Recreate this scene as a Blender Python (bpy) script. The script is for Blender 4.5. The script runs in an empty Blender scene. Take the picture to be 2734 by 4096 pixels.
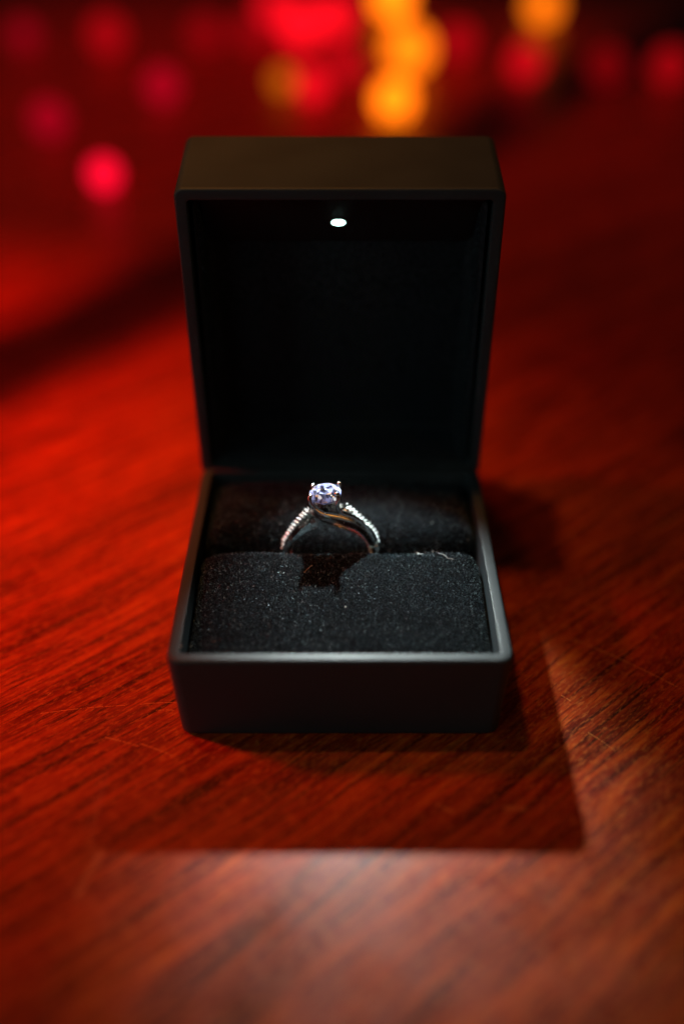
import bpy, bmesh, math, random
import numpy as np
from mathutils import Vector, Matrix, Quaternion

random.seed(7)
rng = np.random.default_rng(11)
scene = bpy.context.scene
COL = scene.collection
MM = 0.001

# ------------------------------------------------------------------ camera
F_PX, PW, PH = 4200.0, 2734, 4096                    # focal length in photo pixels
CAM = Vector((0.00037, -0.13494, 0.14949))
PITCH = 0.62279
cam_data = bpy.data.cameras.new("camera")
cam = bpy.data.objects.new("camera", cam_data)
COL.objects.link(cam)
cam.location = CAM
cam.rotation_euler = (math.pi / 2 - PITCH, 0, 0)
cam_data.sensor_fit = 'HORIZONTAL'
cam_data.sensor_width = 24.0
cam_data.lens = 24.0 * F_PX / PW
cam_data.clip_start = 0.005
cam_data.clip_end = 50
cam_data.dof.use_dof = True
cam_data.dof.focus_distance = 0.2035
cam_data.dof.aperture_fstop = 3.0
scene.camera = cam


def at(u, v, y=None, z=None):
    """photo pixel -> point on the plane y = const or z = const (metres)"""
    du = (PH / 2 - v) / F_PX
    d = Vector(((u - PW / 2) / F_PX,
                math.cos(PITCH) + du * math.sin(PITCH),
                -math.sin(PITCH) + du * math.cos(PITCH)))
    t = (y - CAM.y) / d.y if y is not None else (z - CAM.z) / d.z
    return CAM + d * t


# ------------------------------------------------------------------ world
world = bpy.data.worlds.new("World")
scene.world = world
world.use_nodes = True
world.node_tree.nodes["Background"].inputs[0].default_value = (0.70, 0.90, 1.0, 1)
world.node_tree.nodes["Background"].inputs[1].default_value = 0.004


# ------------------------------------------------------------------ room lamps and added fills
def area_lamp(name, loc, target, color, power, size, size_y=None):
    d = bpy.data.lights.new(name, 'AREA')
    d.energy = power
    d.color = color
    d.size = size
    if size_y:
        d.shape = 'RECTANGLE'
        d.size_y = size_y
    o = bpy.data.objects.new(name, d)
    COL.objects.link(o)
    o.location = loc
    o.rotation_euler = (Vector(target) - Vector(loc)).to_track_quat('-Z', 'Y').to_euler()
    return o


def spot_lamp(name, loc, target, color, power, cone, blend, radius):
    d = bpy.data.lights.new(name, 'SPOT')
    d.energy = power
    d.color = color
    d.spot_size = math.radians(cone)
    d.spot_blend = blend
    d.shadow_soft_size = radius
    o = bpy.data.objects.new(name, d)
    COL.objects.link(o)
    o.location = loc
    o.rotation_euler = (Vector(target) - Vector(loc)).to_track_quat('-Z', 'Y').to_euler()
    return o


spot_lamp("amber_bar_spot", (-0.42, 0.14, 0.31), (-0.190, 0.10, 0.0), (1.0, 0.022, 0.003), 20.0, 47, 1.0, 0.030)
spot_lamp("amber_ceiling_lamp", (-0.26, 0.22, 1.15), (-0.030, 0.085, 0.075), (1.0, 0.38, 0.07), 27.0, 9, 1.0, 0.06)
area_lamp("amber_sheen_fill", (-0.22, 0.62, 1.20), (-0.03, 0.02, 0.0), (1.0, 0.26, 0.03), 0.45, 0.16)  # added overhead lamp for the amber sheen on the table front
area_lamp("amber_room_lamp", (0.42, -0.25, 0.36), (0.0, 0.03, 0.03), (1.0, 0.42, 0.10), 0.10, 0.10)
area_lamp("cool_front_fill", (-0.24, -0.38, 0.42), (0.0, 0.03, 0.03), (0.70, 0.95, 1.0), 0.10, 0.15)  # added unseen cool fill, reflected in the ring's front arm
area_lamp("cool_left_fill", (-0.42, -0.20, 0.25), (0.0, 0.03, 0.03), (0.72, 1.0, 0.90), 0.16, 0.09)  # added unseen cool fill, brightens the ring's left shoulder
spot_lamp("red_back_fill", (-0.12, 0.55, 0.75), (-0.10, 0.46, 0.0), (1.0, 0.008, 0.005), 7.0, 64, 1.0, 0.05)  # added unseen red spot, lifts the glow on the table behind the box

# ------------------------------------------------------------------ render settings
vs = scene.view_settings
vs.view_transform = 'Standard'
vs.look = 'None'
vs.exposure = 0.0
vs.gamma = 1.0
vs.use_curve_mapping = False
cy = scene.cycles
cy.use_denoising = True
cy.max_bounces = 16
cy.transmission_bounces = 16
cy.glossy_bounces = 6
cy.diffuse_bounces = 3
cy.blur_glossy = 0.3
cy.sample_clamp_indirect = 4.0
cy.caustics_reflective = True
cy.caustics_refractive = True


# ------------------------------------------------------------------ helpers
def mesh_obj(name, verts, faces, mat, parent=None, smooth=True, edges=()):
    me = bpy.data.meshes.new(name)
    me.from_pydata([tuple(v) for v in verts], list(edges), [tuple(f) for f in faces])
    me.update()
    if smooth:
        me.shade_smooth()
    if mat:
        me.materials.append(mat)
    o = bpy.data.objects.new(name, me)
    COL.objects.link(o)
    if parent:
        o.parent = parent
    return o


def fix_normals(o):
    bm = bmesh.new()
    bm.from_mesh(o.data)
    bmesh.ops.remove_doubles(bm, verts=bm.verts, dist=1e-7)
    bmesh.ops.recalc_face_normals(bm, faces=bm.faces)
    bm.to_mesh(o.data)
    bm.free()


def tag(o, label, cat, group=None, kind=None):
    o["label"] = label
    o["category"] = cat
    if group:
        o["group"] = group
    if kind:
        o["kind"] = kind
    return o


def empty(name, loc):
    o = bpy.data.objects.new(name, None)
    o.empty_display_size = 0.005
    COL.objects.link(o)
    o.location = loc
    return o


def child(o, root):
    """parent a world-space mesh under an empty and keep it in place"""
    o.parent = root
    o.matrix_parent_inverse = Matrix.Translation(-Vector(root.location))
    return o


def round_rect(x0, x1, y0, y1, r, n=6):
    pts = []
    for cx, cy_, a0 in ((x1 - r, y1 - r, 0), (x0 + r, y1 - r, 90), (x0 + r, y0 + r, 180), (x1 - r, y0 + r, 270)):
        for k in range(n + 1):
            a = math.radians(a0 + 90 * k / n)
            pts.append((cx + r * math.cos(a), cy_ + r * math.sin(a)))
    return pts


def loft(name, sections, mat, to_world=lambda a, b, c: Vector((a, b, c)), cap_start=True, cap_end=True, n=6):
    """sections: (x0,x1,y0,y1,r,h) rounded rectangles stacked along h"""
    verts, faces = [], []
    m = 4 * (n + 1)
    for (x0, x1, y0, y1, r, h) in sections:
        verts += [to_world(a, b, h) for a, b in round_rect(x0, x1, y0, y1, r, n)]
    for i in range(len(sections) - 1):
        for k in range(m):
            k2 = (k + 1) % m
            faces.append((i * m + k, i * m + k2, (i + 1) * m + k2, (i + 1) * m + k))
    if cap_start:
        faces.append(tuple(reversed(range(m))))
    if cap_end:
        b = (len(sections) - 1) * m
        faces.append(tuple(range(b, b + m)))
    o = mesh_obj(name, verts, faces, mat)
    fix_normals(o)
    bm = bmesh.new()
    bm.from_mesh(o.data)
    for e in bm.edges:
        if len(e.link_faces) == 2 and e.calc_face_angle() > math.radians(50):
            e.smooth = False
    bm.to_mesh(o.data)
    bm.free()
    wn = o.modifiers.new("weighted_normal", 'WEIGHTED_NORMAL')
    wn.keep_sharp = True
    wn.weight = 100
    return o


def catmull(pts, n):
    """resample a control polyline (tuples of any length) to n points"""
    P = np.array(pts, float)
    P = np.vstack([2 * P[0] - P[1], P, 2 * P[-1] - P[-2]])
    out = []
    segs = len(pts) - 1
    for i in range(n):
        t = i / (n - 1) * segs
        k = min(int(t), segs - 1)
        u = t - k
        a, b, c, d = P[k], P[k + 1], P[k + 2], P[k + 3]
        out.append(0.5 * ((2 * b) + (-a + c) * u + (2 * a - 5 * b + 4 * c - d) * u * u + (-a + 3 * b - 3 * c + d) * u ** 3))
    return np.array(out)


def skin_sections(name, secs, mat, parent=None, closed=True, caps=True, sharp=None):
    """secs: list of equally long lists of points -> swept surface"""
    m = len(secs[0])
    verts = [tuple(p) for s in secs for p in s]
    faces = []
    for i in range(len(secs) - 1):
        for k in range(m if closed else m - 1):
            k2 = (k + 1) % m
            faces.append((i * m + k, i * m + k2, (i + 1) * m + k2, (i + 1) * m + k))
    if caps:
        faces.append(tuple(reversed(range(m))))
        faces.append(tuple(range((len(secs) - 1) * m, len(secs) * m)))
    o = mesh_obj(name, verts, faces, mat, parent)
    fix_normals(o)
    if sharp:
        bm = bmesh.new()
        bm.from_mesh(o.data)
        for e in bm.edges:
            if len(e.link_faces) == 2 and e.calc_face_angle() > math.radians(sharp):
                e.smooth = False
        bm.to_mesh(o.data)
        bm.free()
    return o


def tube(name, ctrl, mat, parent=None, n=24, m=12):
    """ctrl: (x,y,z,r) control points"""
    P = catmull(ctrl, n)
    secs = []
    prev = None
    for i in range(n):
        t = Vector(P[min(i + 1, n - 1)][:3]) - Vector(P[max(i - 1, 0)][:3])
        t.normalize()
        a = prev if prev else (Vector((0, 1, 0)) if abs(t.y) < .9 else Vector((1, 0, 0)))
        a = (a - t * a.dot(t)).normalized()
        prev = a
        b = t.cross(a)
        c, r = Vector(P[i][:3]), max(P[i][3], 1e-6)
        secs.append([c + a * (r * math.cos(2 * math.pi * k / m)) + b * (r * math.sin(2 * math.pi * k / m)) for k in range(m)])
    return skin_sections(name, secs, mat, parent)


def sphere_mesh(name, r, mat, sub=2, squash=1.0):
    bm = bmesh.new()
    bmesh.ops.create_icosphere(bm, subdivisions=sub, radius=r)
    for v in bm.verts:
        v.co.z *= squash
    me = bpy.data.meshes.new(name)
    bm.to_mesh(me)
    bm.free()
    me.shade_smooth()
    me.materials.append(mat)
    return me


# ------------------------------------------------------------------ materials
def new_mat(name):
    m = bpy.data.materials.new(name)
    m.use_nodes = True
    nt = m.node_tree
    return m, nt, nt.nodes["Principled BSDF"]


def N(nt, kind, **kw):
    n = nt.nodes.new(kind)
    for k, v in kw.items():
        if k.startswith("i_"):
            n.inputs[k[2:]].default_value = v
        else:
            setattr(n, k, v)
    return n


def math_node(nt, op, a, b=None, c=None, clamp=False):
    n = nt.nodes.new("ShaderNodeMath")
    n.operation = op
    n.use_clamp = clamp
    for i, x in enumerate((a, b, c)):
        if x is None:
            continue
        if isinstance(x, (int, float)):
            n.inputs[i].default_value = x
        else:
            nt.links.new(x, n.inputs[i])
    return n.outputs[0]


def ramp(nt, fac, stops):
    r = nt.nodes.new("ShaderNodeValToRGB")
    el = r.color_ramp.elements
    while len(el) < len(stops):
        el.new(0.5)
    for e, (p, c) in zip(el, stops):
        e.position = p
        e.color = (*c, 1) if len(c) == 3 else c
    nt.links.new(fac, r.inputs[0])
    return r.outputs[0]


def mix_col(nt, fac, a, b, blend='MIX'):
    n = nt.nodes.new("ShaderNodeMix")
    n.data_type = 'RGBA'
    n.blend_type = blend
    if isinstance(fac, (int, float)):
        n.inputs[0].default_value = fac
    else:
        nt.links.new(fac, n.inputs[0])
    for i, x in ((6, a), (7, b)):
        if isinstance(x, tuple):
            n.inputs[i].default_value = (*x, 1)
        else:
            nt.links.new(x, n.inputs[i])
    return n.outputs[2]


GRAIN = math.radians(41)


def wood_material():
    m, nt, bsdf = new_mat("red_mahogany_varnish")
    L = nt.links.new
    tc = N(nt, "ShaderNodeTexCoord")
    mp = N(nt, "ShaderNodeMapping")
    mp.inputs["Rotation"].default_value = (0, 0, -GRAIN)
    L(tc.outputs["Object"], mp.inputs[0])
    # slight waviness of the grain
    wv = N(nt, "ShaderNodeTexNoise", i_Scale=9.0, i_Detail=2.0)
    L(mp.outputs[0], wv.inputs["Vector"])
    wsub = N(nt, "ShaderNodeVectorMath", operation='MULTIPLY_ADD')
    L(wv.outputs["Color"], wsub.inputs[0])
    wsub.inputs[1].default_value = (0.0, 0.010, 0.0)
    L(mp.outputs[0], wsub.inputs[2])
    P = wsub.outputs[0]

    def stretched(sx, sy, detail, rough=0.55, off=(0, 0, 0)):
        mm = N(nt, "ShaderNodeMapping")
        mm.inputs["Scale"].default_value = (sx, sy, 1)
        mm.inputs["Location"].default_value = off
        L(P, mm.inputs[0])
        t = N(nt, "ShaderNodeTexNoise", i_Scale=1.0, i_Detail=detail, i_Roughness=rough)
        L(mm.outputs[0], t.inputs["Vector"])
        return t.outputs[0]

    broad = stretched(7, 60, 3)                         # broad colour bands
    mid = stretched(52, 480, 5, 0.66, (3, 1, 0))         # grain streaks
    pores = stretched(120, 2000, 3, 0.6, (7, 2, 0))     # dark pores
    lines = stretched(15, 620, 4, 0.6, (11, 5, 0))      # long thin dark grain lines
    fleck = stretched(520, 1700, 3, 0.75, (1, 9, 0))     # fine flecks
    col = ramp(nt, mid, [(0.28, (0.10, 0.005, 0.0005)), (0.44, (0.26, 0.019, 0.0010)), (0.57, (0.46, 0.050, 0.0028)), (0.74, (0.62, 0.135, 0.009))])
    bandf = ramp(nt, broad, [(0.32, (0.55, 0.50, 0.50)), (0.55, (1, 1, 1)), (0.72, (1.15, 1.25, 1.2))])
    col = mix_col(nt, 1.0, col, bandf, 'MULTIPLY')
    poref = ramp(nt, pores, [(0.33, (0.12, 0.10, 0.10)), (0.43, (1, 1, 1))])
    col = mix_col(nt, 0.85, col, poref, 'MULTIPLY')
    linef = ramp(nt, lines, [(0.34, (0.22, 0.16, 0.16)), (0.42, (0.75, 0.7, 0.7)), (0.47, (1, 1, 1))])
    col = mix_col(nt, 0.9, col, linef, 'MULTIPLY')
    fl = ramp(nt, fleck, [(0.50, (0, 0, 0)), (0.72, (1, 1, 1))])
    col = mix_col(nt, math_node(nt, 'MULTIPLY', fl, 0.7), col, (0.66, 0.17, 0.02))
    # a broad dark streak crossing the board behind the box
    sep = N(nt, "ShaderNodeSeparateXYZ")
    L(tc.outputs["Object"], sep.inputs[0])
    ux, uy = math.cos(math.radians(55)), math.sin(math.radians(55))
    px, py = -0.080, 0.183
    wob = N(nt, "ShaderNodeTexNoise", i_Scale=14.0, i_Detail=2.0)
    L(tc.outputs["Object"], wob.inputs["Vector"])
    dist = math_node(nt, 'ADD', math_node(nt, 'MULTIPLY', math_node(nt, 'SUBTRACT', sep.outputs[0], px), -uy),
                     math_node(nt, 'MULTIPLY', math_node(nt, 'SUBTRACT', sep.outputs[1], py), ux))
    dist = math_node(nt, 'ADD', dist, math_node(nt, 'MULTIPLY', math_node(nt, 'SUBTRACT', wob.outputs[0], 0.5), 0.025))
    dark_streak = math_node(nt, 'SMOOTH_MIN', 1.0, math_node(nt, 'MULTIPLY', math_node(nt, 'ABSOLUTE', dist), 1 / 0.040), 0.5)
    dark_streak = math_node(nt, 'POWER', math_node(nt, 'MAXIMUM', dark_streak, 0.0), 1.6)
    streak_col = ramp(nt, dark_streak, [(0.10, (0.08, 0.07, 0.07)), (0.90, (1, 1, 1))])
    col = mix_col(nt, 1.0, col, streak_col, 'MULTIPLY')

    # scratches: thin pale lines worn through the varnish
    def scratch(a, b, w, strength):
        nonlocal col
        a, b = Vector(a), Vector(b)
        d = b - a
        ln = d.length
        d /= ln
        rx = math_node(nt, 'SUBTRACT', sep.outputs[0], a.x)
        ry = math_node(nt, 'SUBTRACT', sep.outputs[1], a.y)
        al = math_node(nt, 'ADD', math_node(nt, 'MULTIPLY', rx, d.x), math_node(nt, 'MULTIPLY', ry, d.y))
        ac = math_node(nt, 'ADD', math_node(nt, 'MULTIPLY', rx, -d.y), math_node(nt, 'MULTIPLY', ry, d.x))
        bow = math_node(nt, 'MULTIPLY', math_node(nt, 'SINE', math_node(nt, 'MULTIPLY', al, math.pi / ln)), ln * 0.02)
        ac = math_node(nt, 'SUBTRACT', ac, bow)
        near = math_node(nt, 'LESS_THAN', math_node(nt, 'ABSOLUTE', ac), w)
        ins = math_node(nt, 'MULTIPLY', math_node(nt, 'GREATER_THAN', al, 0.0), math_node(nt, 'LESS_THAN', al, ln))
        brk = math_node(nt, 'GREATER_THAN', fleck, 0.44)
        f = math_node(nt, 'MULTIPLY', math_node(nt, 'MULTIPLY', near, ins), math_node(nt, 'MULTIPLY', brk, strength))
        col = mix_col(nt, f, col, (0.72, 0.26, 0.07))

    for (u0, v0, u1, v1, w, s) in ((160, 2855, 500, 2822, .00006, .9), (560, 2818, 700, 2810, .00006, .8), (620, 2842, 695, 2841, .00007, .9),
                                   (190, 2782, 205, 2772, .00008, .8), (420, 2950, 560, 2988, .00016, .5), (560, 2975, 690, 3025, .00018, .45),
                                   (2300, 2560, 2720, 2755, .00013, .5), (2240, 2780, 2282, 2806, .00007, .8), (2350, 2930, 2460, 3005, .00009, .6),
                                   (1740, 3215, 1810, 3250, .0004, .4), (2010, 3236, 2100, 3234, .0006, .35), (300, 3600, 420, 3400, .0006, .35),
                                   (2105, 2850, 2125, 2856, .00008, .8), (2540, 2884, 2556, 2878, .00009, .8)):
        a, b = at(u0, v0, z=0), at(u1, v1, z=0)
        scratch((a.x, a.y), (b.x, b.y), w, s)

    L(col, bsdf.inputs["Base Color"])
    rg = ramp(nt, fleck, [(0.3, (0.34,) * 3), (0.7, (0.50,) * 3)])
    smu = N(nt, "ShaderNodeTexNoise", i_Scale=55.0, i_Detail=5.0, i_Roughness=0.6)
    L(tc.outputs["Object"], smu.inputs["Vector"])
    rgs = math_node(nt, 'ADD', rg, math_node(nt, 'MULTIPLY', math_node(nt, 'SUBTRACT', smu.outputs[0], 0.5), 0.55), clamp=True)
    L(rgs, bsdf.inputs["Roughness"])
    L(math_node(nt, 'MULTIPLY', rgs, 0.85), bsdf.inputs["Coat Roughness"])
    bsdf.inputs["Specular IOR Level"].default_value = 0.38
    bsdf.inputs["Coat Weight"].default_value = 0.1
    bsdf.inputs["Coat Roughness"].default_value = 0.33
    hgt = math_node(nt, 'ADD', math_node(nt, 'MULTIPLY', poref, 0.6), math_node(nt, 'MULTIPLY', mid, 0.5))
    bp = N(nt, "ShaderNodeBump")
    bp.inputs["Strength"].default_value = 0.15
    bp.inputs["Distance"].default_value = 0.00012
    L(hgt, bp.inputs["Height"])
    L(bp.outputs[0], bsdf.inputs["Normal"])
    return m


def plastic_material():
    m, nt, bsdf = new_mat("soft_touch_black_plastic")
    tc = N(nt, "ShaderNodeTexCoord")
    t = N(nt, "ShaderNodeTexNoise", i_Scale=2600.0, i_Detail=3.0)
    nt.links.new(tc.outputs["Object"], t.inputs["Vector"])
    t2 = N(nt, "ShaderNodeTexNoise", i_Scale=60.0, i_Detail=4.0)
    nt.links.new(tc.outputs["Object"], t2.inputs["Vector"])
    nt.links.new(ramp(nt, t2.outputs[0], [(0.3, (0.021, 0.031, 0.036)), (0.7, (0.028, 0.039, 0.045))]), bsdf.inputs["Base Color"])
    nt.links.new(ramp(nt, t2.outputs[0], [(0.3, (0.54,) * 3), (0.7, (0.64,) * 3)]), bsdf.inputs["Roughness"])
    bp = N(nt, "ShaderNodeBump")
    bp.inputs["Strength"].default_value = 0.25
    bp.inputs["Distance"].default_value = 0.00006
    nt.links.new(t.outputs[0], bp.inputs["Height"])
    nt.links.new(bp.outputs[0], bsdf.inputs["Normal"])
    return m


def velvet_material(name="black_velvet_cloth", gain=1.0):
    m, nt, bsdf = new_mat(name)
    tc = N(nt, "ShaderNodeTexCoord")
    t = N(nt, "ShaderNodeTexNoise", i_Scale=1500.0, i_Detail=4.0)
    nt.links.new(tc.outputs["Object"], t.inputs["Vector"])
    nt.links.new(ramp(nt, t.outputs[0], [(0.35, tuple(gain * c for c in (0.0022, 0.0028, 0.0034))), (0.7, tuple(gain * c for c in (0.008, 0.0095, 0.0115)))]), bsdf.inputs["Base Color"])
    bsdf.inputs["Roughness"].default_value = 0.9
    bsdf.inputs["Specular IOR Level"].default_value = 0.05
    bp = N(nt, "ShaderNodeBump")
    bp.inputs["Strength"].default_value = 0.8
    bp.inputs["Distance"].default_value = 0.0002
    nt.links.new(t.outputs[0], bp.inputs["Height"])
    nt.links.new(bp.outputs[0], bsdf.inputs["Normal"])
    return m


def pile_material():
    m, nt, bsdf = new_mat("velvet_pile_fibre")
    at_ = N(nt, "ShaderNodeAttribute", attribute_name="shade")
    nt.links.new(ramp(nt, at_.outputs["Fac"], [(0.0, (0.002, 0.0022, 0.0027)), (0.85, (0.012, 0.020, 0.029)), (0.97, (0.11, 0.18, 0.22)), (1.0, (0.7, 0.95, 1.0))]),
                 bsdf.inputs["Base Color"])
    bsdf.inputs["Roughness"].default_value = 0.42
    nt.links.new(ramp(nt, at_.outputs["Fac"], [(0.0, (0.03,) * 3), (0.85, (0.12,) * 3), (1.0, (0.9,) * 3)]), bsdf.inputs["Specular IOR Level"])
    return m


def metal_material():
    m, nt, bsdf = new_mat("polished_white_gold")
    tc = N(nt, "ShaderNodeTexCoord")
    t = N(nt, "ShaderNodeTexNoise", i_Scale=1800.0, i_Detail=3.0)
    nt.links.new(tc.outputs["Object"], t.inputs["Vector"])
    bsdf.inputs["Metallic"].default_value = 1.0
    bsdf.inputs["Base Color"].default_value = (0.80, 0.79, 0.76, 1)
    nt.links.new(ramp(nt, t.outputs[0], [(0.35, (0.13,) * 3), (0.75, (0.30,) * 3)]), bsdf.inputs["Roughness"])
    bp = N(nt, "ShaderNodeBump")
    bp.inputs["Strength"].default_value = 0.10
    bp.inputs["Distance"].default_value = 0.00005
    nt.links.new(t.outputs[0], bp.inputs["Height"])
    nt.links.new(bp.outputs[0], bsdf.inputs["Normal"])
    return m


def gem_material():
    m, nt, bsdf = new_mat("brilliant_cut_crystal")
    L = nt.links.new
    out = nt.nodes["Material Output"]
    gl = N(nt, "ShaderNodeBsdfGlass", i_IOR=2.2, i_Roughness=0.01)
    gl.inputs["Color"].default_value = (0.97, 0.97, 1.0, 1)
    # facet reflections painted as small colour cells, each bright, lavender or dark
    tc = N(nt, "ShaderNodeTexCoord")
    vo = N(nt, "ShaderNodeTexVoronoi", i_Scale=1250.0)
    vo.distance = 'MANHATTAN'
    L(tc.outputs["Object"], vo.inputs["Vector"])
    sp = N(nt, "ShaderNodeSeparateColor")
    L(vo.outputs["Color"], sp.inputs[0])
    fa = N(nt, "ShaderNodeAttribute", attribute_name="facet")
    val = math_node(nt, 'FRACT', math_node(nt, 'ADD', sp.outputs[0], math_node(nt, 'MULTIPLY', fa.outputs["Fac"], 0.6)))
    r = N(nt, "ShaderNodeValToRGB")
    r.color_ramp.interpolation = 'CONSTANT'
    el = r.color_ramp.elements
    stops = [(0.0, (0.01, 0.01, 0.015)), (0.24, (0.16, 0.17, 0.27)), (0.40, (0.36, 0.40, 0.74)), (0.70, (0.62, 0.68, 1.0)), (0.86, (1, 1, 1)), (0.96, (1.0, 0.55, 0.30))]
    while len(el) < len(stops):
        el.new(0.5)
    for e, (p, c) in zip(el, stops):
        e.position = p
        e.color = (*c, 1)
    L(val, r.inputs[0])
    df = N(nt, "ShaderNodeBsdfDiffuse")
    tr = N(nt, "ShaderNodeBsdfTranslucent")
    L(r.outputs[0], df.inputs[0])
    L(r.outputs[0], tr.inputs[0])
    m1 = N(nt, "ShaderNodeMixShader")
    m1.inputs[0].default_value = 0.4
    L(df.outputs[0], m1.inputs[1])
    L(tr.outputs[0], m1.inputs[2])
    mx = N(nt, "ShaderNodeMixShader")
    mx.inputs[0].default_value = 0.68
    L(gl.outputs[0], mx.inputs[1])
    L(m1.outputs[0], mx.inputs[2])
    L(mx.outputs[0], out.inputs[0])
    nt.nodes.remove(bsdf)
    return m


def accent_material():
    m, nt, bsdf = new_mat("small_accent_crystal")
    bsdf.inputs["Base Color"].default_value = (0.82, 0.90, 0.92, 1)
    bsdf.inputs["Roughness"].default_value = 0.06
    bsdf.inputs["Specular IOR Level"].default_value = 1.0
    bsdf.inputs["IOR"].default_value = 2.2
    return m


def emit_material(name, color, strength):
    m, nt, bsdf = new_mat(name)
    out = nt.nodes["Material Output"]
    e = N(nt, "ShaderNodeEmission")
    e.inputs[0].default_value = (*color, 1)
    e.inputs[1].default_value = strength
    nt.links.new(e.outputs[0], out.inputs[0])
    nt.nodes.remove(bsdf)
    return m


def simple_material(name, color, rough, metallic=0.0, spec=0.5):
    m, nt, bsdf = new_mat(name)
    tc = N(nt, "ShaderNodeTexCoord")
    t = N(nt, "ShaderNodeTexNoise", i_Scale=900.0, i_Detail=3.0)
    nt.links.new(tc.outputs["Object"], t.inputs["Vector"])
    nt.links.new(ramp(nt, t.outputs[0], [(0.3, tuple(c * .85 for c in color)), (0.7, tuple(min(c * 1.1, 1) for c in color))]), bsdf.inputs["Base Color"])
    bsdf.inputs["Roughness"].default_value = rough
    bsdf.inputs["Metallic"].default_value = metallic
    bsdf.inputs["Specular IOR Level"].default_value = spec
    return m


M_WOOD = wood_material()
M_PLASTIC = plastic_material()
M_VELVET = velvet_material()
M_LINING = velvet_material("lightened_lid_velvet", 4.0)  # same velvet, colour lightened in place of light inside the lid
M_PILE = pile_material()
M_METAL = metal_material()
M_GEM = gem_material()
M_ACCENT = accent_material()
M_BED = simple_material("shaded_pave_bed", (0.05, 0.048, 0.045), 0.3, 1.0)  # dark metal that paints the shade in the gaps of the pave
M_LED = emit_material("white_led_glow", (0.55, 1.0, 0.88), 12.0)
M_BEZEL = simple_material("led_bezel", (0.03, 0.03, 0.03), 0.35)
M_STRIP = simple_material("black_lamp_strip", (0.006, 0.007, 0.007), 0.6, 0.0, 0.35)
M_LINT = simple_material("white_lint", (0.75, 0.76, 0.74), 0.6)
M_DUST = simple_material("pale_dust", (0.80, 0.86, 0.80), 0.5)
M_SOCKET = simple_material("lamp_socket_plastic", (0.02, 0.02, 0.02), 0.5)
M_HINGE = simple_material("dark_hinge_steel", (0.10, 0.10, 0.10), 0.35, 1.0)

# ------------------------------------------------------------------ table
tx0, tx1, ty0, ty1, th = -0.75, 0.75, -0.32, 1.25, 0.03
table = loft("table_top", [(tx0 + .003, tx1 - .003, ty0 + .003, ty1 - .003, .02, -th), (tx0, tx1, ty0, ty1, .022, -th + .003),
                           (tx0, tx1, ty0, ty1, .022, -.003), (tx0 + .003, tx1 - .003, ty0 + .003, ty1 - .003, .02, 0.0)], M_WOOD)
tag(table, "scratched red mahogany table top under the ring box", "table", kind="structure")

# ------------------------------------------------------------------ ring box
W2, D, HB = 31.0, 63.0, 20.0            # half width, depth, base height (mm)
LID_T, TILT = 27.3, -0.04  # lid thickness, tilt of the open lid
box = empty("ring_box", (0, D * .5 * MM, 0))
tag(box, "open black ring box with a lit white lamp in its lid", "ring box")


def w_base(a, b, c):
    return Vector((a * MM, b * MM, c * MM))


UP = Vector((0, math.sin(TILT), math.cos(TILT)))
BK = Vector((0, math.cos(TILT), -math.sin(TILT)))
HINGE = Vector((0, D * MM, HB * MM))


def w_lid(a, s, t):
    return HINGE + Vector((a * MM, 0, 0)) + UP * (s * MM) + BK * ((t + .12) * MM)


def inset(i, r, z, x=W2, y0=0.0, y1=D):
    return (-x + i, x - i, y0 + i, y1 - i, r, z)


TW = 2.4
base = loft("base_shell", [inset(2.2, 1.6, 0.0), inset(1.5, 2.0, 0.12), inset(1.1, 2.3, 0.6), inset(1.02, 2.4, 1.2), inset(0.05, 2.6, HB - .9),
                           inset(0.12, 2.55, HB - .45), inset(0.35, 2.4, HB - .12), inset(0.7, 2.2, HB), inset(TW - .45, 1.0, HB),
                           inset(TW - .12, .9, HB - .12), inset(TW, .8, HB - .5), inset(TW + .3, .8, 2.2)], M_PLASTIC, w_base)
child(base, box)
S0, S1, WL = -2.3, 64.0, 31.5


def li(i, r, t):
    return (-WL + i, WL - i, S0 + i, S1 - i, r, t)


lid = loft("lid_shell", [li(TW + .3, .8, LID_T - 2.2), li(TW, .8, 0.5), li(TW - .12, .9, 0.12), li(TW - .45, 1.0, 0), li(.55, 1.5, 0), li(.28, 1.7, .10),
                         li(.1, 1.85, .35), li(.05, 1.9, .7), li(-.75, 2.0, LID_T - .5), li(-.72, 1.95, LID_T - .2), li(-.4, 2.2, LID_T), li(.6, 1.6, LID_T + .12)],
           M_PLASTIC, w_lid)
child(lid, box)

# velvet lining of the lid (side walls and back panel)
IN = TW + .35


def lin(i, t, r=1.4):
    return (-W2 + IN + i, W2 - IN - i, S0 + IN + i, S1 - IN - i, r, t)


lining = loft("lid_lining", [lin(0.02, 1.6), lin(.45, 1.9), lin(.75, 2.6), lin(.85, 4), lin(.9, 12.4), lin(1.6, 13.6), lin(2.6, 14.0)], M_LINING, w_lid, cap_start=False)
child(lining, box)

# sloping lamp strip at the top of the lid with the LED
sx = W2 - IN - 1.0
A0, A1 = (60.9, 3.4), (47.5, 13.95)
strip = skin_sections("lamp_strip", [[w_lid(x, *A0), w_lid(x, *A1), w_lid(x, 60.9, 13.95)] for x in (-sx, sx)], M_STRIP, sharp=30)
child(strip, box)
ct = 9.2
cs = A0[0] + (ct - A0[1]) / (A1[1] - A0[1]) * (A1[0] - A0[0])
led_c = w_lid(-0.35, cs, ct)
fdir = (w_lid(0, *A1) - w_lid(0, *A0)).normalized()
fn = Vector((1, 0, 0)).cross(fdir)
if fn.y > 0:
    fn = -fn
XA = Vector((1, 0, 0))


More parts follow.
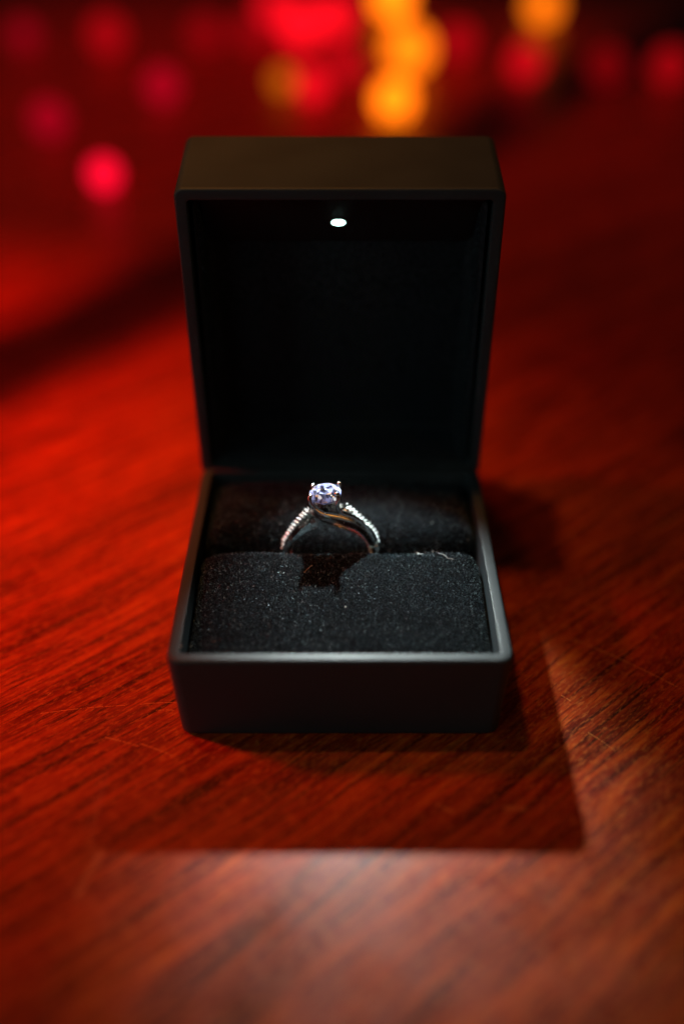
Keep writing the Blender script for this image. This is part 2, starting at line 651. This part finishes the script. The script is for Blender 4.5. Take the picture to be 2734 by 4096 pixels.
def dome(name, rad, hgt, mat, prof, m=32):
    """surface of revolution about the lamp axis; prof = list of (r, h) in mm"""
    secs = [[led_c + (XA * math.cos(2 * math.pi * k / m) + fdir * (.78 * math.sin(2 * math.pi * k / m))) * (r * MM) + fn * (h * MM) for k in range(m)] for r, h in prof]
    return skin_sections(name, secs, mat)


led = dome("led_lamp", 2, .9, M_LED, [(1.36, .05), (1.36, .12)] + [(1.36 * math.cos(a), .12 + .22 * math.sin(a)) for a in np.linspace(.12, 1.52, 8)])
child(led, box)
led["label"] = "small white lit LED lamp"
beam = spot_lamp("led_beam", led_c + fn * (.7 * MM), Vector((0.007, 0.015, 0.018)), (0.88, 1.0, 0.97), 0.90, 56, 1.0, .0019)
bez = dome("led_bezel", 2, .3, M_BEZEL, [(1.66, -.1), (1.66, .10), (1.8, .14), (1.95, .1), (2.0, -.1)])
child(bez, box)

# hinge knuckles at the back edge
for hx in (-16.5, 16.5):
    hz = tube("hinge", [((hx + d) * MM, (D + .1) * MM, (HB - .9) * MM, .8 * MM) for d in (-5, -2, 2, 5)], M_HINGE, n=6)
    child(hz, box)


# ------------------------------------------------------------------ velvet pads
def roll(d, r, p=2.0):
    d = np.clip(d / r, 0, 1)
    return (1 - (1 - d) ** p) ** (1 / p)


PX = W2 - TW - .35
SLOT_F, SLOT_B = 33.8, 36.0


def front_height(x, y):
    crest = 16.7 + 3.75 * np.clip((y - 3) / 28, 0, 1) ** 0.80
    crest = crest + 0.25 * np.sin(x * .35 + 1.0) * np.clip((y - 17) / 15, 0, 1)
    crest = crest - 0.75 * np.exp(-((x - 0.5) / 3.2) ** 2) * np.exp(-((y - 33.7) / 3.0) ** 2)
    side = roll(PX - np.abs(x), 5.0, 2.3)
    e = side ** 0.5 * roll(y - (TW + .35), 3.2, 2.2) ** .55 * roll(SLOT_F - y, 4.2, 2.2)
    return 9 + (crest - 9) * e


def back_height(x, y):
    crest = 20.9 - 2.0 * np.clip((y - 39) / 21, 0, 1) ** 1.1
    crest = crest - 0.9 * (x / PX) ** 2
    side = roll(PX - np.abs(x), 5.0, 2.2)
    reach = 9.5 - 6.0 * (x / PX) ** 2
    e = side ** 0.5 * roll(D - TW - .35 - y, 3.0, 2.2) ** .55 * roll(y - SLOT_B, reach, 2.3)
    return 9 + (crest - 9) * e


def make_pad(name, y0, y1, hf, nx=130, ny=80):
    xs = np.sin(np.linspace(-math.pi / 2, math.pi / 2, nx)) * PX
    ys = y0 + (y1 - y0) * (0.5 - 0.5 * np.cos(np.linspace(0, math.pi, ny)))
    X, Y = np.meshgrid(xs, ys)
    Z = hf(X, Y)
    verts = np.stack([X, Y, Z], -1).reshape(-1, 3) * MM
    faces = [(j * nx + i, j * nx + i + 1, (j + 1) * nx + i + 1, (j + 1) * nx + i) for j in range(ny - 1) for i in range(nx - 1)]
    # floor so that the pad is a closed solid
    border = [i for i in range(nx)] + [j * nx + nx - 1 for j in range(1, ny)] + [(ny - 1) * nx + i for i in range(nx - 2, -1, -1)] + [j * nx for j in range(ny - 2, 0, -1)]
    n0 = len(verts)
    low = verts[border].copy()
    low[:, 2] = 2.2 * MM
    verts = np.vstack([verts, low])
    nb = len(border)
    for k in range(nb):
        k2 = (k + 1) % nb
        faces.append((border[k2], border[k], n0 + k, n0 + k2))
    faces.append(tuple(n0 + k for k in range(nb)))
    o = mesh_obj(name, verts, faces, M_VELVET)
    child(o, box)
    return o


def fibres(name, P, Nn, parent, lmin=.14, lmax=.42, w=.028, shade0=0.0):
    """thin pointed fibres (one sliver triangle each) standing in the nap at points P (mm)"""
    n = len(P)
    tilt = rng.normal(0, .75, (n, 3))
    d = Nn + tilt
    d /= np.linalg.norm(d, axis=1)[:, None]
    ln = rng.uniform(lmin, lmax, n)[:, None]
    side = np.cross(d, rng.normal(0, 1, (n, 3)))
    side /= np.linalg.norm(side, axis=1)[:, None]
    ww = rng.uniform(.6, 1.3, n)[:, None] * w
    a, b, c = P - side * ww, P + side * ww, P + d * ln
    V = np.stack([a, b, c], 1).reshape(-1, 3) * MM
    me = bpy.data.meshes.new(name)
    me.vertices.add(3 * n)
    me.vertices.foreach_set("co", V.astype(np.float32).ravel())
    me.loops.add(3 * n)
    me.loops.foreach_set("vertex_index", np.arange(3 * n, dtype=np.int32))
    me.polygons.add(n)
    me.polygons.foreach_set("loop_start", np.arange(0, 3 * n, 3, dtype=np.int32))
    me.update(calc_edges=True)
    sh = rng.uniform(shade0, 1, n)
    at_ = me.attributes.new("shade", 'FLOAT', 'POINT')
    at_.data.foreach_set("value", np.repeat(sh, 3).astype(np.float32))
    me.materials.append(M_PILE)
    o = bpy.data.objects.new(name, me)
    COL.objects.link(o)
    o["kind"] = "stuff"
    o.parent = parent
    return o


def pad_fibres(parent, y0, y1, hf, n):
    x = rng.uniform(-PX, PX, n)
    y = rng.uniform(y0, y1, n)
    e = .02
    z = hf(x, y)
    gx = (hf(x + e, y) - hf(x - e, y)) / (2 * e)
    gy = (hf(x, y + e) - hf(x, y - e)) / (2 * e)
    nn = np.stack([-gx, -gy, np.ones(n)], 1)
    nn /= np.linalg.norm(nn, axis=1)[:, None]
    fibres("velvet_pile", np.stack([x, y, z], 1), nn, parent)
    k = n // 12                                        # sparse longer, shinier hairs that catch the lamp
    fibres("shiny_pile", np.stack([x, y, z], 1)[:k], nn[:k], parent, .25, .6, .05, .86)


fpad = make_pad("front_pad", TW + .36, SLOT_F, front_height)
bpad = make_pad("back_pad", SLOT_B, D - TW - .36, back_height)
pad_fibres(fpad, TW + .4, SLOT_F - .03, front_height, 190000)
pad_fibres(bpad, SLOT_B + .03, D - TW - .4, back_height, 130000)
# nap on the lining's side walls and back panel
n = 26000
s_ = rng.uniform(S0 + IN + 1.5, S1 - IN - 1.5, n)
t_ = rng.uniform(2.0, 13.2, n)
sg = np.where(rng.uniform(0, 1, n) < .5, -1.0, 1.0)
q = np.array([w_lid(sg[i] * (W2 - IN - .88), s_[i], t_[i]) for i in range(n)]) / MM
fibres("velvet_pile", q, np.stack([-sg, np.zeros(n), np.zeros(n)], 1), lining)

# ------------------------------------------------------------------ the ring
C = Vector((-1.9, 35.2, 16.8))
ring = empty("diamond_ring", C * MM)
tag(ring, "white gold solitaire ring with large clear stone and pave shoulders in the velvet slot", "ring")
RIN = 8.1


RY = 3.2                                                # the ring stands this far behind y = 32 mm


def rp(u, v, y):
    """photo pixel on the plane y (mm) -> mm vector"""
    return at(u, v, y=(y + RY) * MM) / MM


def band_solid(name, outer, y_half, inner_r=RIN, n=40, bevel=.40, recess=0.0, flare=0.0):
    """outer: control points (x, y, z) mm world of the band's outer surface; the solid reaches down to the finger circle"""
    Pc = catmull(outer, n)
    secs = []
    for i in range(n):
        o_ = Vector(Pc[i][:3])
        hw = Pc[i][3] if len(Pc[i]) > 3 else y_half
        dx, dz = o_.x - C.x, o_.z - C.z
        r = math.hypot(dx, dz)
        ux, uz = dx / r, dz / r
        ri = min(inner_r, r - .5)
        ip = Vector((C.x + ux * ri, o_.y, C.z + uz * ri))
        fl = flare * (i / (n - 1)) ** .8
        b = bevel if not recess else .22
        e = Vector((ux, 0, uz))
        o_ = o_ - e * recess
        Y = Vector((0, 1, 0))
        md = o_ * .6 + ip * .4
        secs.append([x * MM for x in (o_ - Y * (hw - b), o_ - Y * hw - e * b, md - Y * (hw + fl * .85), ip - Y * (hw + fl) + e * b, ip - Y * (hw + fl - b), ip + Y * (hw - b), ip + Y * hw + e * b,
                                      o_ + Y * hw - e * b, o_ + Y * (hw - b))])
    ob = skin_sections(name, secs, M_METAL, sharp=40)
    if recess:                                         # shade between the pave stones, painted as a dark bed
        ob.data.materials.append(M_BED)
        for f in ob.data.polygons:
            c_ = f.center / MM
            if f.normal.dot(Vector((c_.x - C.x, 0, c_.z - C.z)).normalized()) > .8:
                f.material_index = 1
    return child(ob, ring)


# lower shank: runs round the finger circle, hidden in the slot
lower = []
for k in range(19):
    a = math.radians(172 + k * (376 - 172) / 18)
    lower.append((C.x + 9.75 * math.cos(a), 35.2, C.z + 9.75 * math.sin(a), 1.15))
band_solid("shank", lower, 1.15, n=60)

# left shoulder carrying the pave
left_ctrl = []
for (u, v, y, hw) in ((1126, 2222, 32.1, 1.15), (1131, 2176, 32.2, 1.15), (1150, 2136, 32.3, 1.15), (1180, 2096, 32.4, 1.15), (1213, 2060, 32.5, 1.1), (1246, 2026, 32.5, 1.0)):
    p = rp(u, v, y)
    left_ctrl.append((p.x, p.y, p.z, hw))
band_solid("left_shoulder", left_ctrl, 1.1, recess=.22, flare=1.3)
# right shoulder behind the sweeping arm
right_ctrl = []
for (u, v, y, hw) in ((1350, 2018, 33.2, .95), (1378, 2022, 33.2, 1.0), (1415, 2050, 33.1, 1.0), (1452, 2083, 33.0, 1.0), (1490, 2120, 32.8, 1.0), (1512, 2162, 32.6, 1.0), (1516, 2215, 32.4, 1.0)):
    p = rp(u, v, y)
    right_ctrl.append((p.x, p.y, p.z, hw))
band_solid("right_shoulder", right_ctrl, 1.0, recess=.22)

# sweeping front arm with a hollowed channel between two ridges
NS = 46
U = catmull([(*rp(1243, 1992, 29.9),), (*rp(1252, 2010, 29.6),), (*rp(1272, 2030, 29.3),), (*rp(1300, 2043, 29.2),), (*rp(1332, 2046, 29.5),), (*rp(1375, 2056, 30.0),),
             (*rp(1420, 2074, 30.4),), (*rp(1465, 2100, 30.8),), (*rp(1500, 2135, 31.2),), (*rp(1519, 2200, 31.6),)], NS)
Lr = catmull([(*rp(1236, 1990, 29.7),), (*rp(1240, 2018, 29.2),), (*rp(1257, 2042, 28.8),), (*rp(1285, 2062, 28.6),), (*rp(1325, 2074, 28.8),), (*rp(1372, 2084, 29.2),),
              (*rp(1418, 2096, 29.7),), (*rp(1458, 2120, 30.2),), (*rp(1490, 2158, 30.7),), (*rp(1508, 2220, 31.2),)], NS)
secs = []
for i in range(NS):
    a, b = Vector(U[i]), Vector(Lr[i])
    t = i / (NS - 1)
    ac = (b - a)
    w = ac.length
    tan = (Vector(U[min(i + 1, NS - 1)]) - Vector(U[max(i - 1, 0)])).normalized()
    nrm = tan.cross(ac.normalized()).normalized()
    if nrm.y > 0:
        nrm = -nrm                                     # towards the front
    dep = min(.55, .32 * w)                            # channel depth
    th_ = .55 + .9 * math.sin(math.pi * min(1, t * 1.15)) ** .7
    # point below the lower ridge, tucked back to the finger circle
    rad = Vector((b.x - C.x, 0, b.z - C.z))
    rl = rad.length
    under = b - rad.normalized() * min(max(rl - RIN - .05, .25), 1.7) - nrm * (th_ * .9)
    back = a - nrm * th_ * 1.3
    P_ = [a, a + ac * .10 - nrm * dep * .35, a + ac * .32 - nrm * dep * .9, a + ac * .55 - nrm * dep, a + ac * .8 - nrm * dep * .6, a + ac * .94 - nrm * dep * .12,
          b, b * .75 + under * .25 + nrm * .10, b * .4 + under * .6 + nrm * .10, under, under - nrm * .6, back * .5 + under * .5 - nrm * .5, back]
    secs.append([x * MM for x in P_])
arm = skin_sections("sweeping_arm", secs, M_METAL, sharp=75)
child(arm, ring)

# gallery bowl under the stone
SC = rp(1300, 1975, 32.0)                               # centre of the girdle
R = 3.2
gal = []
for (r, h) in ((2.55, -.75), (2.45, -1.2), (2.1, -2.1), (1.36, -3.0), (1.2, -3.9), (1.0, -3.9), (1.3, -2.9), (1.85, -2.0), (2.2, -1.2), (2.35, -.75)):
    gal.append([(SC + Vector((r * math.cos(2 * math.pi * k / 32), r * math.sin(2 * math.pi * k / 32), h))) * MM for k in range(32)])
g = skin_sections("gallery", gal, M_METAL, caps=False, sharp=50)
child(g, ring)

# prongs
prong_pts = [((1250, 1943), 34.5, 'b'), ((1357, 1934), 34.6, 'b'), ((1238, 1987), 29.8, 'f'), ((1347, 1977), 29.6, 'f')]
for (uv, y, kind) in prong_pts:
    top = rp(*uv, y)
    inw = Vector((SC.x - top.x, SC.y - top.y, 0)).normalized()
    if kind == 'b':
        foot = SC + Vector((-inw.x * 1.6, -inw.y * 1.6, -5.0))
        mid = SC + Vector((-inw.x * 3.1, -inw.y * 3.1, -1.6))
        pr = tube("prong", [(*(foot * MM), .5 * MM), (*(mid * MM), .45 * MM), (*((top - Vector((0, 0, .5))) * MM), .40 * MM), (*(top * MM), .38 * MM)], M_METAL, n=18)
    elif uv[0] > 1300:
        pr = tube("prong", [(*(top * MM), .40 * MM), (*(rp(1352, 1998, 29.4) * MM), .46 * MM), (*(rp(1347, 2026, 29.4) * MM), .55 * MM), (*(rp(1362, 2050, 29.9) * MM), .62 * MM),
                            (*(rp(1400, 2064, 30.4) * MM), .55 * MM), (*(rp(1450, 2090, 31.0) * MM), .38 * MM)], M_METAL, n=34)
    else:
        pr = tube("prong", [(*(top * MM), .40 * MM), (*(rp(1240, 2003, 29.6) * MM), .46 * MM), (*(rp(1250, 2028, 29.5) * MM), .50 * MM), (*(rp(1275, 2048, 29.9) * MM), .42 * MM)], M_METAL, n=20)
    child(pr, ring)
    tip = bpy.data.objects.new("prong_tip", sphere_mesh("prong_tip", (.52 if kind == 'b' else .46) * MM, M_METAL, 3, .9))
    COL.objects.link(tip)
    tip.location = (top + inw * .12) * MM
    tip.parent = pr


# brilliant-cut stone
def brilliant(name, r, mat, rot=0.2, rings=(.24, .5, .76)):
    hc, hp, gt = .34 * r, .84 * r, .035 * r
    pts = []
    for k in range(8):
        a = rot + math.pi / 4 * k
        pts.append((.56 * r * math.cos(a), .56 * r * math.sin(a), hc + gt))
        b = a + math.pi / 8
        pts.append((.80 * r * math.cos(b), .80 * r * math.sin(b), .60 * hc + gt))
    for j, q_ in enumerate(rings):                     # pavilion facets
        m_ = 8 if j == 0 else 16
        for k in range(m_):
            a = rot + 2 * math.pi * (k + .5 * (j % 2 == 0)) / m_
            pts.append((q_ * r * math.cos(a), q_ * r * math.sin(a), -gt - hp * (1 - q_ ** 1.18)))
    for k in range(16):
        a = rot + math.pi / 8 * k
        for z in (gt, -gt):
            pts.append((r * math.cos(a), r * math.sin(a), z))
    pts.append((0, 0, -hp - gt))
    bm = bmesh.new()
    for p_ in pts:
        bm.verts.new(p_)
    bmesh.ops.convex_hull(bm, input=bm.verts)
    bmesh.ops.dissolve_limit(bm, angle_limit=math.radians(1.0), verts=bm.verts, edges=bm.edges)
    bmesh.ops.recalc_face_normals(bm, faces=bm.faces)
    me = bpy.data.meshes.new(name)
    bm.to_mesh(me)
    bm.free()
    fa = me.attributes.new("facet", 'FLOAT', 'FACE')
    fa.data.foreach_set("value", rng.uniform(0, 1, len(me.polygons)).astype(np.float32))
    me.materials.append(mat)
    return me


stone = bpy.data.objects.new("centre_stone", brilliant("centre_stone", R * MM, M_GEM))
COL.objects.link(stone)
stone.location = SC * MM
stone.rotation_euler = (math.radians(3), math.radians(-4), 0)
child(stone, ring)
stone["label"] = "large clear brilliant-cut centre stone"

# pave: two outer rows of metal beads and a middle row of tiny stones on each shoulder
bead_me = sphere_mesh("pave_bead", .27 * MM, M_ACCENT, 2)
acc_me = brilliant("accent_stone", .40 * MM, M_ACCENT, 0.1, (.4,))


def pave(ctrl, t0, t1, count):
    Pc = catmull(ctrl, 400)
    seg = np.linalg.norm(np.diff(Pc[:, :3], axis=0), axis=1)
    s = np.concatenate([[0], np.cumsum(seg)]) / seg.sum()
    for k in range(count):
        for row, (dy, off) in enumerate(((-.78, 0), (0, .5), (.78, 0))):
            t = t0 + (t1 - t0) * (k + off) / count
            i = int(np.searchsorted(s, t))
            i = min(max(i, 2), 396)
            p_ = Vector(Pc[i][:3])
            rad = Vector((p_.x - C.x, 0, p_.z - C.z)).normalized()
            tg = (Vector(Pc[i + 2][:3]) - Vector(Pc[i - 2][:3])).normalized()
            up = Vector((-tg.z, 0, tg.x))
            if up.dot(rad) < 0:
                up = -up
            if row == 1:
                o = bpy.data.objects.new("accent_stone", acc_me)
                o.location = (p_ + Vector((0, dy, 0)) + up * .10) * MM
                o.rotation_mode = 'QUATERNION'
                o.rotation_quaternion = up.to_track_quat('Z', 'Y')
            else:
                o = bpy.data.objects.new("pave_bead", bead_me)
                o.location = (p_ + Vector((0, dy, 0)) + up * .10) * MM
            sc_ = random.uniform(.78, 1.12)
            o.scale = (sc_, sc_, sc_)
            o.location += Vector((random.uniform(-.05, .05), random.uniform(-.06, .06), random.uniform(-.05, .05))) * MM
            COL.objects.link(o)
            child(o, ring)


pave(left_ctrl, .18, .99, 13)
pave(right_ctrl, .12, .82, 12)


# ------------------------------------------------------------------ lint and dust on the velvet
def on_surface(u, v, hf, lo, hi, lift):
    """first point where the pixel's ray meets a pad"""
    a, b = at(u, v, z=.030), at(u, v, z=.008)
    for k in range(400):
        p_ = (a + (b - a) * (k / 399)) / MM
        if lo < p_.y < hi and p_.z <= float(hf(np.array(p_.x), np.array(p_.y))) + lift:
            break
    return p_ * MM


def lint(name, uvs, rad, label):
    ctrl = [(*on_surface(u, v, front_height, TW + .5, SLOT_F, .3), rad * MM) for (u, v) in uvs]
    o = tube(name, ctrl, M_LINT, n=40, m=6)
    tag(o, label, "lint", "lint hairs on the front pad")
    return o


lint("lint_hair", [(1655, 2200), (1668, 2212), (1690, 2216), (1710, 2206), (1722, 2188), (1735, 2196), (1728, 2210)], .042, "white lint hair curled over the velvet crest, with a hooked end")
lint("lint_hair", [(1742, 2198), (1752, 2212), (1772, 2218), (1790, 2232), (1812, 2236)], .036, "short wavy white lint hair on the velvet beside the hooked one")
lint("lint_hair", [(1215, 2290), (1228, 2278), (1240, 2266), (1250, 2262)], .03, "tiny straight pale lint hair in front of the ring's shadow")


def speck(loc, r, label):
    o = bpy.data.objects.new("dust_speck", sphere_mesh("dust_speck", r * MM, M_DUST, 2, .8))
    for v_ in o.data.vertices:
        v_.co *= 1 + random.uniform(-.18, .18)
    COL.objects.link(o)
    o.location = loc
    tag(o, label, "dust speck", "dust specks on the box")
    return o


speck(on_surface(1381, 2428, front_height, TW + .5, SLOT_F, .1), .21, "pale dust speck in the middle of the front velvet pad")
speck(at(724, 2586, z=(HB + .05) * MM), .16, "pale dust speck on the rim corner of the box base")
speck(on_surface(1727, 2090, back_height, SLOT_B, D - TW - .5, .1), .15, "pale dust speck on the back velvet pad")

# ------------------------------------------------------------------ glowing bulbs standing in for the blurred lights behind the box
bulb_me = {}


def glow_bulb(ud, vd, rad, color, strength, label):
    rad *= 0.85
    k = PW / 1568
    p_ = at(ud * k, vd * k, z=rad * MM)
    root = empty("glow_bulb", (p_.x, p_.y, 0))
    root.rotation_euler = (0, 0, math.pi / 2 + random.uniform(-.35, .35))
    tag(root, label, "light bulb", "glowing bulbs lying behind the box")
    mat = emit_material("bulb_glow", color, strength)
    m = 20
    prof = [(math.sin(a) * rad, -math.cos(a) * rad) for a in np.linspace(.02, 2.55, 14)]
    secs = [[Vector((h, r * math.cos(2 * math.pi * j / m), rad + r * math.sin(2 * math.pi * j / m))) * MM for j in range(m)] for r, h in prof]
    skin_sections("globe", secs, mat, root)
    r1, h1 = prof[-1]
    sp = [(r1 * 1.04, h1 - .1), (r1 * 1.08, h1 + rad * .2), (r1 * .95, h1 + rad * .7), (r1 * .5, h1 + rad * .8)]
    secs = [[Vector((h, r * math.cos(2 * math.pi * j / m), rad + r * math.sin(2 * math.pi * j / m))) * MM for j in range(m)] for r, h in sp]
    skin_sections("socket", secs, M_SOCKET, root, sharp=40)
    return root


RED, PINK, ORG = (1.0, 0.004, 0.012), (1.0, 0.003, 0.026), (1.0, 0.18, 0.004)
for (u, v, r, c, s, lab) in (
        (900, -8, 15, ORG, 3.2, "bright orange glowing bulb, farthest of the orange column"),
        (938, 112, 16, ORG, 1.9, "dimmer orange glowing bulb between the two brightest orange ones"),
        (903, 228, 12, ORG, 2.5, "bright orange glowing bulb just behind the lid's top edge"),
        (1245, 12, 13, ORG, 1.7, "lone orange glowing bulb beside the orange column"),
        (648, 185, 8, ORG, 0.6, "small dim orange bulb touching a red one"),
        (715, 195, 10, RED, 1.1, "red glowing bulb touching the small dim orange one"),
        (690, 55, 15, RED, 1.5, "large red glowing bulb next to the orange column"),
        (575, 70, 12, RED, 0.31, "faint red bulb behind the large red one"),
        (1205, 140, 12, RED, 0.63, "red glowing bulb nearest the lone orange one"),
        (1390, 150, 12, RED, 0.19, "very faint red bulb between two brighter red ones"),
        (1535, 150, 12, RED, 0.34, "dim red bulb at the end of the row of red bulbs"),
        (245, 78, 13, RED, 0.42, "dim red bulb in the far scatter of red bulbs"),
        (55, 78, 10, PINK, 0.29, "small dim crimson bulb at the far end of the red scatter"),
        (372, 195, 11, PINK, 0.42, "dim crimson bulb in the middle of the red scatter"),
        (112, 272, 11, PINK, 0.34, "dim crimson bulb between the pink bulb and the far scatter"),
        (770, 35, 14, RED, 1.4, "added red haze bulb squeezed between the large red one and the orange column"),  # added to build up haze, with the red ones that follow
        (628, 15, 13, RED, 1.0, "added medium red haze bulb behind the large red one's shoulder"),
        (795, 150, 11, RED, .55, "added soft red haze bulb leaning towards the dimmer orange one"),
        (470, 75, 12, RED, .28, "added barely glowing red haze bulb between the scatter and the large red one"),
        (1050, 95, 12, RED, .45, "added soft red haze bulb between the orange column and the lone orange bulb"),
        (900, 300, 8, ORG, .35, "faint small orange bulb standing in for a table reflection, half hidden by the lid's top edge"),  # added glow in place of a bulb's reflection on the table
        (238, 398, 8.5, PINK, 1.3, "bright pink glowing bulb set apart from the scatter")):
    glow_bulb(u, v, r, c, s, lab)
